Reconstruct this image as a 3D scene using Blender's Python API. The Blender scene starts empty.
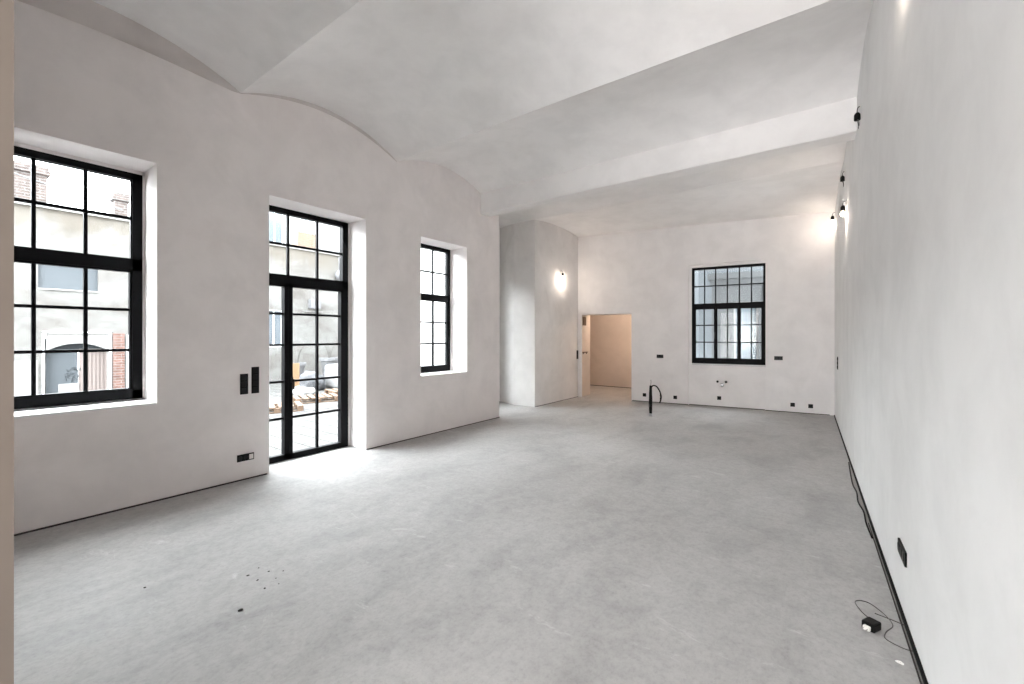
import bpy, bmesh, math, random
from mathutils import Vector, Matrix, noise

random.seed(7)
S = bpy.context.scene
COL = S.collection

# ---------------------------------------------------------------- camera
CAM_H = 1.55
YAW = math.atan(320 / 433.0)          # camera looks this far to the left of the room's long axis
cd = bpy.data.cameras.new('camera')
cd.sensor_width = 36.0
cd.lens = 36.0 * 433.0 / 1024.0
cd.shift_y = -6.0 / 1024.0
cd.clip_start = 0.02
cam = bpy.data.objects.new('camera', cd)
COL.objects.link(cam)
cam.location = (0, 0, CAM_H)
cam.rotation_euler = (math.pi / 2, 0, YAW)
S.camera = cam

# ---------------------------------------------------------------- world, exposure
W = bpy.data.worlds.new('overcast_sky')
S.world = W
W.use_nodes = True
wb = W.node_tree.nodes['Background']
wb.inputs['Color'].default_value = (0.93, 0.965, 1.0, 1)
wb.inputs['Strength'].default_value = 5.2

S.view_settings.view_transform = 'Standard'
S.view_settings.look = 'None'
S.view_settings.gamma = 1.0
S.view_settings.exposure = 2.24
S.view_settings.use_curve_mapping = False
S.cycles.use_denoising = True
S.cycles.max_bounces = 14
S.cycles.diffuse_bounces = 10
S.cycles.transparent_max_bounces = 16
S.cycles.caustics_reflective = False
S.cycles.caustics_refractive = False
S.cycles.sample_clamp_indirect = 6.0


def area_light(name, loc, rot, sx, sy, power, color):
    ld = bpy.data.lights.new(name, 'AREA')
    ld.shape = 'RECTANGLE'
    ld.size, ld.size_y = sx, sy
    ld.energy = power
    ld.color = color
    o = bpy.data.objects.new(name, ld)
    COL.objects.link(o)
    o.location = loc
    o.rotation_euler = rot
    return o


# fill light added behind the camera, in an invented lobby, to brighten the room
area_light('lobby_fill_light', (-.85, -4.45, 1.55), (math.pi / 2 + math.radians(16), 0, math.radians(22)), 2.6, 2.6, 104, (1.0, .99, .98))

# the brighter half of the overcast sky, above the house wall side: a very soft, wide sun
sl = bpy.data.lights.new('bright_overcast', 'SUN')
sl.energy = 2.7
sl.angle = math.radians(75)
sl.color = (0.97, 0.985, 1.0)
so = bpy.data.objects.new('bright_overcast', sl)
COL.objects.link(so)
so.rotation_euler = Vector((-.82, -.12, .46)).to_track_quat('Z', 'Y').to_euler()

# ---------------------------------------------------------------- materials
def mat(name, color=(.8, .8, .8), rough=.6, metal=0.0, spec=.5, emit=None, estr=0.0):
    m = bpy.data.materials.new(name)
    m.use_nodes = True
    b = m.node_tree.nodes['Principled BSDF']
    b.inputs['Base Color'].default_value = (*color, 1)
    b.inputs['Roughness'].default_value = rough
    b.inputs['Metallic'].default_value = metal
    b.inputs['Specular IOR Level'].default_value = spec
    if emit:
        b.inputs['Emission Color'].default_value = (*emit, 1)
        b.inputs['Emission Strength'].default_value = estr
    return m


class NT:
    """tiny helper to wire nodes"""
    def __init__(s, m):
        s.t = m.node_tree
        s.b = s.t.nodes['Principled BSDF']

    def n(s, kind, **kw):
        x = s.t.nodes.new(kind)
        for k, v in kw.items():
            if k.startswith('_'):
                setattr(x, k[1:], v)
            else:
                x.inputs[k.replace('__', ' ')].default_value = v
        return x

    def l(s, a, b):
        s.t.links.new(a, b)

    def coord(s, scale=(1, 1, 1), kind='Object'):
        c = s.n('ShaderNodeTexCoord')
        mp = s.n('ShaderNodeMapping')
        mp.inputs['Scale'].default_value = scale
        s.l(c.outputs[kind], mp.inputs['Vector'])
        return mp.outputs['Vector']

    def noise(s, vec, scale, detail=4, rough=.55, dist=0.0):
        x = s.n('ShaderNodeTexNoise', Scale=scale, Detail=detail, Roughness=rough, Distortion=dist)
        s.l(vec, x.inputs['Vector'])
        return x.outputs['Fac']

    def ramp(s, fac, stops):
        x = s.n('ShaderNodeValToRGB')
        cr = x.color_ramp
        while len(cr.elements) < len(stops):
            cr.elements.new(.5)
        for e, (p, c) in zip(cr.elements, stops):
            e.position = p
            e.color = (*c, 1) if len(c) == 3 else c
        s.l(fac, x.inputs['Fac'])
        return x.outputs['Color']

    def mix(s, a, b, fac, mode='MIX'):
        x = s.n('ShaderNodeMix', _data_type='RGBA', _blend_type=mode)
        for sock, v in ((x.inputs[6], a), (x.inputs[7], b), (x.inputs[0], fac)):
            if hasattr(v, 'links') or hasattr(v, 'is_linked'):
                s.l(v, sock)
            elif isinstance(v, tuple):
                sock.default_value = (*v, 1)
            else:
                sock.default_value = v
        return x.outputs[2]

    def bump(s, fac, strength, dist=.01):
        x = s.n('ShaderNodeBump', Strength=strength, Distance=dist)
        s.l(fac, x.inputs['Height'])
        s.l(x.outputs['Normal'], s.b.inputs['Normal'])


def g(v, w=0.0):
    return (v * (1 + w), v, v * (1 - w))


def plaster(name, base, var=.06, patch=None, rough=.85):
    """trowelled lime plaster: broad clouds, fine mottling, a few grey wet patches"""
    m = mat(name, base, rough, spec=.25)
    k = NT(m)
    v = k.coord()
    big = k.noise(v, .55, 5, .6, .6)
    mid = k.noise(v, 2.3, 6, .62, .3)
    lo = tuple(c * (1 - var) for c in base)
    hi = tuple(min(1, c * (1 + var * .6)) for c in base)
    c1 = k.ramp(big, [(.33, lo), (.66, hi)])
    c2 = k.ramp(mid, [(.35, g(.93)), (.6, g(1.0))])
    col = k.mix(c1, c2, 1.0, 'MULTIPLY')
    if patch:
        pm = k.noise(k.coord((1, 1, .8)), 1.1, 7, .65, 1.0)
        fac = k.ramp(pm, [(.56, g(0)), (.70, g(.55))])
        col = k.mix(col, patch, fac)
    k.l(col, k.b.inputs['Base Color'])
    k.bump(k.noise(v, 26, 5, .6), .10, .006)
    return m


M = {}
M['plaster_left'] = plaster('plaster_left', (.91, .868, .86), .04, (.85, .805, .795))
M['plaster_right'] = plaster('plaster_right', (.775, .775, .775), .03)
M['plaster_back'] = plaster('plaster_back', (.86, .84, .84), .04, (.80, .775, .772))
M['plaster_pier'] = plaster('plaster_pier', (.80, .78, .77), .06, (.66, .64, .625))
M['plaster_ceiling'] = plaster('plaster_ceiling', (.89, .875, .872), .035, (.85, .83, .826))
M['plaster_coving'] = plaster('plaster_coving', (.71, .665, .65), .08, (.62, .58, .565))
M['plaster_warm'] = plaster('plaster_warm', (.60, .53, .48), .06, (.53, .46, .41))
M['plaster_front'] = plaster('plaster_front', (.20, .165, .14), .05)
M['white_paint'] = mat('white_paint', (.86, .87, .87), .6)
M['black_frame'] = mat('black_frame', (.004, .004, .005), .5, spec=.10)
M['black_plastic'] = mat('black_plastic', (.006, .006, .006), .45, spec=.12)
M['black_gloss'] = mat('black_gloss', (.012, .012, .013), .35, spec=.2)
M['rubber'] = mat('rubber', (.009, .009, .009), .7, spec=.12)
M['foam'] = mat('edge_foam', (.055, .05, .048), .9, spec=.1)
M['wire_grey'] = mat('wire_grey', (.10, .095, .09), .5)
M['chrome'] = mat('chrome', (.55, .55, .56), .25, 1.0)
M['grey_plastic'] = mat('grey_plastic', (.36, .37, .38), .5)
M['white_plastic'] = mat('white_plastic', (.82, .80, .76), .4)
M['bulb'] = mat('bulb_glass', (1, .9, .8), .3, emit=(1, .80, .58), estr=6)
M['debris'] = mat('debris', (.035, .03, .028), .9)
M['scrap'] = mat('paper_scrap', (.8, .79, .77), .7)


def concrete_floor():
    m = mat('screed', (.6, .6, .6), .75, spec=.25)
    k = NT(m)
    v = k.coord()
    st = k.coord((1.0, .55, 1))
    big = k.noise(v, .45, 6, .62, .5)
    mid = k.noise(st, 2.1, 9, .68, .35)
    fine = k.noise(v, 13, 8, .7)
    base = k.ramp(big, [(.34, (.385, .375, .369)), (.64, (.445, .437, .433))])
    blot = k.ramp(mid, [(.34, g(.80)), (.52, g(1.0)), (.70, g(1.06))])
    col = k.mix(base, blot, 1.0, 'MULTIPLY')
    fm = k.ramp(fine, [(.36, g(.86)), (.56, g(1.0))])
    col = k.mix(col, fm, .75, 'MULTIPLY')
    gr = k.noise(k.coord((1, .7, 1)), 42, 4, .8)
    col = k.mix(col, k.ramp(gr, [(.34, g(.84)), (.50, g(1.0)), (.68, g(1.05))]), .8, 'MULTIPLY')
    # pale lime smears
    sm = k.noise(k.coord((.8, 2.2, 1)), 2.6, 10, .75, .5)
    col = k.mix(col, (.60, .595, .592), k.ramp(sm, [(.60, g(0)), (.70, g(.65))]))
    k.l(col, k.b.inputs['Base Color'])
    r = k.ramp(mid, [(.3, g(.55)), (.7, g(.8))])
    k.l(r, k.b.inputs['Roughness'])
    k.bump(fine, .12, .006)
    return m


def stained_facade():
    m = mat('facade_render', (.4, .39, .37), .9, spec=.1)
    k = NT(m)
    v = k.coord((1, .5, 1.2))
    a = k.noise(v, .8, 8, .65, 1.0)
    col = k.ramp(a, [(.32, (.10, .091, .084)), (.52, (.146, .142, .137)), (.7, (.172, .170, .167))])
    # weathered brown-grey band of bare render below the parapet
    tc = k.n('ShaderNodeTexCoord')
    sx = k.n('ShaderNodeSeparateXYZ')
    k.l(tc.outputs['Object'], sx.inputs[0])
    ad = k.n('ShaderNodeMath', _operation='MULTIPLY_ADD')
    k.l(k.noise(k.coord((1, 1, .6)), 1.3, 7, .65, .8), ad.inputs[0])
    ad.inputs[1].default_value = 1.9
    k.l(sx.outputs[2], ad.inputs[2])
    mr = k.n('ShaderNodeMapRange')
    mr.inputs['From Min'].default_value = 5.15
    mr.inputs['From Max'].default_value = 5.65
    mr.inputs['To Max'].default_value = .75
    k.l(ad.outputs[0], mr.inputs['Value'])
    col = k.mix(col, (.108, .095, .080), mr.outputs['Result'])
    b = k.noise(k.coord((1, 1, 1)), 4.5, 6, .7)
    col = k.mix(col, k.ramp(b, [(.3, g(.80)), (.55, g(1))]), 1.0, 'MULTIPLY')
    k.l(col, k.b.inputs['Base Color'])
    k.bump(b, .3, .02)
    return m


def brick(name, c1, c2, mortar, sc=1.0):
    m = mat(name, c1, .9, spec=.1)
    k = NT(m)
    c = k.n('ShaderNodeTexCoord')
    sx = k.n('ShaderNodeSeparateXYZ')
    k.l(c.outputs['Object'], sx.inputs[0])
    ad = k.n('ShaderNodeMath', _operation='ADD')
    k.l(sx.outputs[0], ad.inputs[0]); k.l(sx.outputs[1], ad.inputs[1])
    cb = k.n('ShaderNodeCombineXYZ')
    k.l(ad.outputs[0], cb.inputs[0]); k.l(sx.outputs[2], cb.inputs[1])
    t = k.n('ShaderNodeTexBrick', Color1=(*c1, 1), Color2=(*c2, 1), Mortar=(*mortar, 1), Scale=sc)
    t.inputs['Brick Width'].default_value = .27
    t.inputs['Row Height'].default_value = .075
    t.inputs['Mortar Size'].default_value = .011
    k.l(cb.outputs[0], t.inputs['Vector'])
    ns = k.noise(k.coord(), 9, 5)
    col = k.mix(t.outputs['Color'], k.ramp(ns, [(.3, g(.75)), (.6, g(1.05))]), 1.0, 'MULTIPLY')
    k.l(col, k.b.inputs['Base Color'])
    return m


def paving():
    m = mat('courtyard_paving', (.4, .4, .4), .85, spec=.2)
    k = NT(m)
    c = k.coord((1, 1, 1))
    t = k.n('ShaderNodeTexBrick', Color1=(.080, .078, .076, 1), Color2=(.064, .063, .061, 1), Mortar=(.022, .021, .020, 1), Scale=1.0)
    t.inputs['Brick Width'].default_value = .62
    t.inputs['Row Height'].default_value = .34
    t.inputs['Mortar Size'].default_value = .016
    k.l(c, t.inputs['Vector'])
    n1 = k.noise(c, 3.1, 7, .65)
    col = k.mix(t.outputs['Color'], k.ramp(n1, [(.3, g(.78)), (.6, g(1.08))]), 1.0, 'MULTIPLY')
    k.l(col, k.b.inputs['Base Color'])
    return m


def window_glass(name, tint=(1, 1, 1)):
    m = bpy.data.materials.new(name)
    m.use_nodes = True
    t = m.node_tree
    for x in list(t.nodes):
        t.nodes.remove(x)
    out = t.nodes.new('ShaderNodeOutputMaterial')
    tr = t.nodes.new('ShaderNodeBsdfTransparent')
    tr.inputs['Color'].default_value = (*tint, 1)
    gl = t.nodes.new('ShaderNodeBsdfGlossy')
    gl.inputs['Roughness'].default_value = .02
    lw = t.nodes.new('ShaderNodeLayerWeight')          # anti-reflective panes: hardly mirror face-on, rising at grazing angles (per surface)
    lw.inputs['Blend'].default_value = .5
    pw = t.nodes.new('ShaderNodeMath'); pw.operation = 'POWER'; pw.inputs[1].default_value = 5.0
    fr = t.nodes.new('ShaderNodeMath'); fr.operation = 'MULTIPLY_ADD'
    fr.inputs[1].default_value = .6; fr.inputs[2].default_value = .006
    t.links.new(lw.outputs['Facing'], pw.inputs[0])
    t.links.new(pw.outputs[0], fr.inputs[0])
    mx = t.nodes.new('ShaderNodeMixShader')
    t.links.new(fr.outputs[0], mx.inputs[0])
    t.links.new(tr.outputs[0], mx.inputs[1])
    t.links.new(gl.outputs[0], mx.inputs[2])
    t.links.new(mx.outputs[0], out.inputs['Surface'])
    return m


M['floor'] = concrete_floor()
M['facade'] = stained_facade()
M['facade_white'] = plaster('facade_white', (.80, .80, .79), .03)
M['facade_pale'] = plaster('facade_pale', (.19, .19, .19), .05)
M['grey_wall'] = plaster('grey_wall', (.080, .086, .092), .05)
M['grey_building'] = plaster('grey_building', (.066, .068, .070), .08)
M['brick_pale'] = brick('brick_pale', (.10, .080, .074), (.065, .053, .050), (.13, .122, .118))
M['brick_red'] = brick('brick_red', (.15, .085, .07), (.115, .068, .056), (.17, .145, .137))
M['brick_tan'] = brick('brick_tan', (.15, .10, .068), (.115, .08, .057), (.16, .14, .125))
M['paving'] = paving()
M['glass'] = window_glass('window_glass', (.97, .985, .98))
M['dark_glass'] = mat('dark_window_glass', (.085, .10, .115), .1)
M['blue_board'] = mat('blue_grey_board', (.052, .060, .068), .7)
M['dark_void'] = mat('dark_opening', (.030, .036, .042), .8)
M['pink_sheet'] = mat('pink_corrugated_sheet', (.17, .14, .13), .7)
M['stone'] = mat('pale_stone', (.21, .206, .198), .8)
M['wood_orange'] = mat('orange_board', (.24, .145, .08), .75)
M['wood_pale'] = mat('pallet_wood', (.105, .066, .042), .85)
M['bag_white'] = mat('white_sack', (.22, .22, .22), .9)
M['bag_grey'] = mat('grey_tarpaulin', (.06, .062, .068), .7)
M['green'] = mat('green_panel', (.035, .13, .085), .6)
M['red'] = mat('red_panel', (.22, .08, .07), .6)
M['dark_metal'] = mat('dark_metal', (.09, .09, .095), .6)
M['lead'] = mat('lead_grey', (.12, .12, .125), .7)

# ---------------------------------------------------------------- mesh helpers
def add_box(bm, lo, hi, bev=0.0):
    x0, y0, z0 = lo
    x1, y1, z1 = hi
    vs = [bm.verts.new(p) for p in ((x0, y0, z0), (x1, y0, z0), (x1, y1, z0), (x0, y1, z0),
                                    (x0, y0, z1), (x1, y0, z1), (x1, y1, z1), (x0, y1, z1))]
    fs = [bm.faces.new([vs[i] for i in f]) for f in
          ((3, 2, 1, 0), (4, 5, 6, 7), (0, 1, 5, 4), (1, 2, 6, 5), (2, 3, 7, 6), (3, 0, 4, 7))]
    if bev > 0:
        es = list({e for f in fs for e in f.edges})
        bmesh.ops.bevel(bm, geom=es, offset=bev, segments=2, profile=.6, affect='EDGES')
    return vs


def add_tube(bm, pts, rad, seg=8, caps=True):
    pts = [Vector(p) for p in pts]
    rings = []
    n = len(pts)
    up = Vector((0, 0, 1))
    prev = None
    for i, p in enumerate(pts):
        t = (pts[min(i + 1, n - 1)] - pts[max(i - 1, 0)]).normalized()
        if prev is None:
            a = t.cross(up)
            if a.length < 1e-3:
                a = t.cross(Vector((1, 0, 0)))
        else:
            a = prev - t * prev.dot(t)
            if a.length < 1e-5:
                a = t.cross(up)
        a.normalize()
        prev = a
        b = t.cross(a)
        r = rad[i] if isinstance(rad, (list, tuple)) else rad
        rings.append([bm.verts.new(p + (a * math.cos(2 * math.pi * j / seg) + b * math.sin(2 * math.pi * j / seg)) * r)
                      for j in range(seg)])
    for r0, r1 in zip(rings, rings[1:]):
        for j in range(seg):
            bm.faces.new((r0[j], r0[(j + 1) % seg], r1[(j + 1) % seg], r1[j]))
    if caps:
        bm.faces.new(rings[0][::-1])
        bm.faces.new(rings[-1])


def add_lathe(bm, prof, seg=20, axis='Z', at=(0, 0, 0)):
    """prof: (radius, height) pairs, revolved about the axis"""
    rings = []
    for r, h in prof:
        ring = []
        for j in range(seg):
            a = 2 * math.pi * j / seg
            p = (r * math.cos(a), r * math.sin(a), h)
            if axis == 'Y':
                p = (p[0], p[2], p[1])
            if axis == 'X':
                p = (p[2], p[0], p[1])
            ring.append(bm.verts.new(Vector(p) + Vector(at)))
        rings.append(ring)
    for a, b in zip(rings, rings[1:]):
        for j in range(seg):
            bm.faces.new((a[j], a[(j + 1) % seg], b[(j + 1) % seg], b[j]))
    bm.faces.new(rings[0][::-1])
    bm.faces.new(rings[-1])


def smooth_path(pts, n=10, closed=False):
    """Catmull-Rom through the points"""
    P = [Vector(p) for p in pts]
    out = []
    m = len(P)
    for i in range(m if closed else m - 1):
        if closed:
            a, b, c, d = P[(i - 1) % m], P[i], P[(i + 1) % m], P[(i + 2) % m]
        else:
            a, b, c, d = P[max(i - 1, 0)], P[i], P[i + 1], P[min(i + 2, m - 1)]
        for j in range(n):
            t = j / n
            out.append(.5 * ((2 * b) + (c - a) * t + (2 * a - 5 * b + 4 * c - d) * t * t + (3 * b - a - 3 * c + d) * t ** 3))
    if not closed:
        out.append(P[-1])
    return out


def obj(name, bm, m, parent=None, smooth=False):
    bmesh.ops.recalc_face_normals(bm, faces=bm.faces)
    me = bpy.data.meshes.new(name)
    bm.to_mesh(me)
    bm.free()
    me.materials.append(m)
    if smooth:
        for p in me.polygons:
            p.use_smooth = True
    o = bpy.data.objects.new(name, me)
    COL.objects.link(o)
    if parent:
        o.parent = parent
    return o


def tag(o, label, cat, group=None, kind=None):
    o['label'] = label
    o['category'] = cat
    if group:
        o['group'] = group
    if kind:
        o['kind'] = kind
    return o


def thing(name, label, cat, loc=(0, 0, 0), rz=0.0, group=None):
    o = bpy.data.objects.new(name, None)
    o.empty_display_size = .1
    COL.objects.link(o)
    o.location = loc
    o.rotation_euler = (0, 0, rz)
    return tag(o, label, cat, group)


def struct(name, bm, m, parent=None, label=None, cat=None, smooth=False):
    o = obj(name, bm, m, parent, smooth)
    if parent is None:
        o['kind'] = 'structure'
        if label:
            o['label'] = label
        if cat:
            o['category'] = cat
    return o


def sempty(name, loc, rz, label, cat):
    o = thing(name, label, cat, loc, rz)
    o['kind'] = 'structure'
    return o


def BM():
    return bmesh.new()


def wall_bm(x0, x1, z0, z1, y0, y1, holes=(), T=None):
    """a wall slab in the local frame x along, z up, y away from the room, with rectangular holes"""
    xs = sorted({x0, x1, *[v for h in holes for v in h[:2]]})
    zs = sorted({z0, z1, *[v for h in holes for v in h[2:]]})
    xs = [v for v in xs if x0 <= v <= x1]
    zs = [v for v in zs if z0 <= v <= z1]
    nx, nz = len(xs) - 1, len(zs) - 1

    def solid(i, j):
        if i < 0 or j < 0 or i >= nx or j >= nz:
            return False
        cx, cz = (xs[i] + xs[i + 1]) / 2, (zs[j] + zs[j + 1]) / 2
        return not any(h[0] < cx < h[1] and h[2] < cz < h[3] for h in holes)
    bm = BM()
    V = {}

    def v(i, j, y):
        k = (i, j, y)
        if k not in V:
            p = Vector((xs[i], y, zs[j]))
            V[k] = bm.verts.new(T @ p if T else p)
        return V[k]
    for i in range(nx):
        for j in range(nz):
            if not solid(i, j):
                continue
            bm.faces.new((v(i, j, y0), v(i + 1, j, y0), v(i + 1, j + 1, y0), v(i, j + 1, y0)))
            bm.faces.new((v(i, j, y1), v(i, j + 1, y1), v(i + 1, j + 1, y1), v(i + 1, j, y1)))
            for (di, dj, a, b) in ((-1, 0, (i, j), (i, j + 1)), (1, 0, (i + 1, j), (i + 1, j + 1)),
                                   (0, -1, (i, j), (i + 1, j)), (0, 1, (i, j + 1), (i + 1, j + 1))):
                if not solid(i + di, j + dj):
                    bm.faces.new((v(*a, y0), v(*b, y0), v(*b, y1), v(*a, y1)))
    return bm


# ---------------------------------------------------------------- room frame
XL = -5.10                                  # left wall plane
LEFT_RZ = math.pi / 2
B0 = Vector((-3.87, 10.06, 0)); B1 = Vector((.04, 10.52, 0))
BACK_RZ = math.atan2(B1.y - B0.y, B1.x - B0.x)
R0 = Vector((.342, 2.65, 0)); R1 = Vector((.041, 10.52, 0))
RIGHT_RZ = math.atan2(R0.y - R1.y, R0.x - R1.x)   # local x runs towards the camera
T_LEFT = Matrix.Translation((XL, 0, 0)) @ Matrix.Rotation(LEFT_RZ, 4, 'Z')
T_BACK = Matrix.Translation(B0) @ Matrix.Rotation(BACK_RZ, 4, 'Z')
T_RIGHT = Matrix.Translation(R1) @ Matrix.Rotation(RIGHT_RZ, 4, 'Z')
PIER_X = -5.22


def right_at(y):
    """local x on the right wall for a world y"""
    return (R1.y - y) / math.cos(math.atan2(R0.x - R1.x, R1.y - R0.y))


# ---- floor
bm = BM()
add_box(bm, (-5.64, -5.1, -.12), (1.6, 13.2, 0))
add_box(bm, (-6.52, 6.40, -.12), (-5.64, 9.95, 0))
add_box(bm, (-7.0, 9.95, -.12), (-5.64, 13.2, 0))
struct('floor', bm, M['floor'], label='pale grey unfinished concrete screed floor with scuffs', cat='floor')

# ---- left wall with three openings
WIN1 = (.19, 1.289, .905, 3.172)
DOOR = (2.296, 3.558, 0, 3.14)
WIN3 = (4.535, 5.585, .92, 3.088)
def rebate(bm, h, f, y0, y1, T):
    """plaster returns that close the joint between a wall opening h and a smaller frame f"""
    n0 = len(bm.verts)
    new = []
    e = .012
    for lo, hi in (((h[0] - e, y0, h[2]), (f[0] + .004, y1, h[3])), ((f[1] - .004, y0, h[2]), (h[1] + e, y1, h[3])),
                   ((h[0], y0, f[3] - .004), (h[1], y1, h[3] + e)), ((h[0], y0, h[2] - e), (h[1], y1, f[2] + .004))):
        if hi[0] - lo[0] > .001 and hi[2] - lo[2] > .001:
            for v in add_box(bm, lo, hi):
                v.co = T @ v.co


wl = wall_bm(.119, 6.49, -.1, 4.75, 0, .55, (WIN1, (DOOR[0], DOOR[1], -.02, DOOR[3]), WIN3), T_LEFT)
rebate(wl, WIN1, (.195, 1.270, .940, 3.135), .385, .549, T_LEFT)
rebate(wl, WIN3, (4.545, 5.556, .940, 3.085), .385, .549, T_LEFT)
rebate(wl, (DOOR[0], DOOR[1], -.02, DOOR[3]), (2.300, 3.530, -.02, 3.136), .385, .549, T_LEFT)
struct('wall_left', wl, M['plaster_left'],
       label='long left plaster wall with two windows and a tall glazed door', cat='wall')

# ---- recess beyond the left wall, with an unseen window added for light, and the plaster pier
bm = wall_bm(6.40, 8.4, -.1, 4.7, 1.24, 1.42, ((6.80, 7.50, .5, 2.9),), T_LEFT)
add_box(bm, (-6.36, 6.38, -.1), (-5.64, 6.49, 4.7))
struct('wall_recess', bm, M['facade_white'], label='white recess wall behind the end of left wall', cat='wall')
bm = BM()
add_box(bm, (-5.79, 7.90, -.1), (PIER_X, 9.99, 4.7))
vs = add_box(bm, (-6.52, 8.16, -.1), (-5.79, 9.99, 4.7))
for v in vs:                                   # outer half of the front face splays back towards the recess window
    if v.co.x > -6 and v.co.y < 9:
        v.co.y = 7.90
struct('wall_pier', bm, M['plaster_pier'], label='plaster pier projecting from the far left with stained side', cat='wall')

# ---- back wall: doorway and window niche that runs down to the floor
DW = (-1.26, 0.0, -.02, 2.09)
NW = (1.277, 2.776, -.02, 3.145)
bm = wall_bm(-1.45, 4.35, -.1, 4.7, 0, .42, (DW, NW), T_BACK)
struct('wall_back', bm, M['plaster_back'], label='far plaster wall with doorway and grid window', cat='wall')
bm = BM()
add_box(bm, (NW[0] - .01, .055, -.1), (NW[1] + .01, .40, .905))
add_box(bm, (NW[0] - .01, .055, .905), (1.340, .40, 3.15))
add_box(bm, (2.777, .055, .905), (NW[1] + .01, .40, 3.15))
add_box(bm, (1.340, .055, 3.080), (2.777, .40, 3.15))
bm.transform(T_BACK)
struct('wall_parapet', bm, M['plaster_back'], label='shallow recessed panel below the far window', cat='wall')

# ---- right wall
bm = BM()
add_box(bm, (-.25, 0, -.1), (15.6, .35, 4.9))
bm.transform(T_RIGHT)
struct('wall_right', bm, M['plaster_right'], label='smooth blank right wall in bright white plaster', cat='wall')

# ---- front wall with the wide opening the camera stands in
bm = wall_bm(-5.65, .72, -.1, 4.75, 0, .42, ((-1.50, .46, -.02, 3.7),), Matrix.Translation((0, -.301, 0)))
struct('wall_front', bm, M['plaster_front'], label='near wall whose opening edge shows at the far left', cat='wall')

# ---- invented lobby behind the camera, added around the fill light
bm = BM()
add_box(bm, (-4.3, -5.1, -.1), (-4.05, -.3, 4.0))
add_box(bm, (-4.3, -5.3, -.1), (1.4, -5.05, 4.0))
add_box(bm, (-4.3, -5.3, 3.9), (1.4, -.25, 4.1))
struct('wall_lobby', bm, M['facade_white'], label='unseen white lobby walls added behind the viewpoint', cat='wall')


# ---- vaulted ceiling
def arc(y, a, za, b, zb, rise):
    t = (y - a) / (b - a)
    return za + (zb - za) * t + rise * 4 * t * (1 - t)


BAYS = [(-.35, 4.10, 2.00, 4.15, .25), (2.00, 4.15, 4.07, 4.09, .26), (4.07, 4.09, 6.00, 4.10, .22),
        (6.00, 3.84, 7.90, 4.09, .20), (7.90, 4.09, 10.75, 3.92, .13)]


def vault_z(y):
    for b in BAYS:
        if y <= b[2]:
            return arc(y, *b), b
    return arc(y, *BAYS[-1]), BAYS[-1]


ys = []
for b in BAYS:
    n = 28
    for i in range(n + 1):
        y = b[0] + (b[2] - b[0]) * i / n
        ys.append((y + (1e-4 if i == 0 and ys else 0), b))
xs = [-6.6, -5.14, -5.10, -5.075, -5.05, -5.03, -5.01, -4.95, -3.6, -2.4, -1.2, 0, .8]
bm = BM()
grid = []
for (y, b) in ys:
    t = min(1, max(0, (y - b[0]) / (b[2] - b[0])))
    z = arc(y, *b)
    row = []
    for x in xs:
        if x < -6 and y < 6.39:
            x = -5.62
        d = 0.0
        if y < 5.98 and x > -5.11:
            first = b[2] <= 2.01
            w = max(0, 1 - (x + 5.10) / (.09 if first else .05))
            d = (.004 if first else .002) * w * (4 * t * (1 - t)) ** .8      # plaster fillet under each wall arch
        row.append(bm.verts.new((x, y, z - d)))
    grid.append(row)
for r0, r1 in zip(grid, grid[1:]):
    for i in range(len(xs) - 1):
        bm.faces.new((r0[i], r0[i + 1], r1[i + 1], r1[i]))
# closed upper side, so that the vault is a solid slab
top = [bm.verts.new(p) for p in ((-5.62, ys[0][0], 4.95), (.8, ys[0][0], 4.95), (.8, ys[-1][0], 4.95), (-6.6, ys[-1][0], 4.95))]
bm.faces.new(top)
bm.faces.new([r[0] for r in grid] + [top[3], top[0]])
bm.faces.new([r[-1] for r in grid] + [top[2], top[1]])
bm.faces.new(grid[0] + [top[1], top[0]])
bm.faces.new(grid[-1] + [top[2], top[3]])
ceil = struct('ceiling', bm, M['plaster_ceiling'], label='white plastered vaulted ceiling of shallow cross arches', cat='ceiling', smooth=True)
try:
    for p in ceil.data.polygons:
        p.use_smooth = True
    ceil.data.set_sharp_from_angle(angle=math.radians(14))
except Exception:
    pass
# darker grey plaster coving between the left wall and the first two arches
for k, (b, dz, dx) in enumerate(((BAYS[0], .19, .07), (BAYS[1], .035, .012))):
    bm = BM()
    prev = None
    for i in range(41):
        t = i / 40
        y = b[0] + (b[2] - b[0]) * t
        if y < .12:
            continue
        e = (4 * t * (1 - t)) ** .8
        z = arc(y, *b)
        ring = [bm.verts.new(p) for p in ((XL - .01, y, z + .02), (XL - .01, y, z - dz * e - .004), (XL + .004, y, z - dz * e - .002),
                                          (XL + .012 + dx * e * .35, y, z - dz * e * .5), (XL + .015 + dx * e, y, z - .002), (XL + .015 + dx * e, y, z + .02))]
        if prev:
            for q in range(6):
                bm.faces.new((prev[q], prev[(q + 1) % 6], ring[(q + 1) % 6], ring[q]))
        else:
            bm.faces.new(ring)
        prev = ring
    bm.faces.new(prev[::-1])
    struct('trim_%d' % (7 + k), bm, M['plaster_coving'], label=('darker grey plaster coving over the first window', 'narrow darker plaster coving over the glazed door')[k], cat='trim', smooth=True)
# downstand beam across the room
bm = BM()
add_box(bm, (-5.6, 5.95, 3.755), (.75, 6.22, 4.4), .02)
struct('ceiling_beam', bm, M['plaster_ceiling'], label='plastered downstand beam crossing the ceiling', cat='beam')

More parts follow.
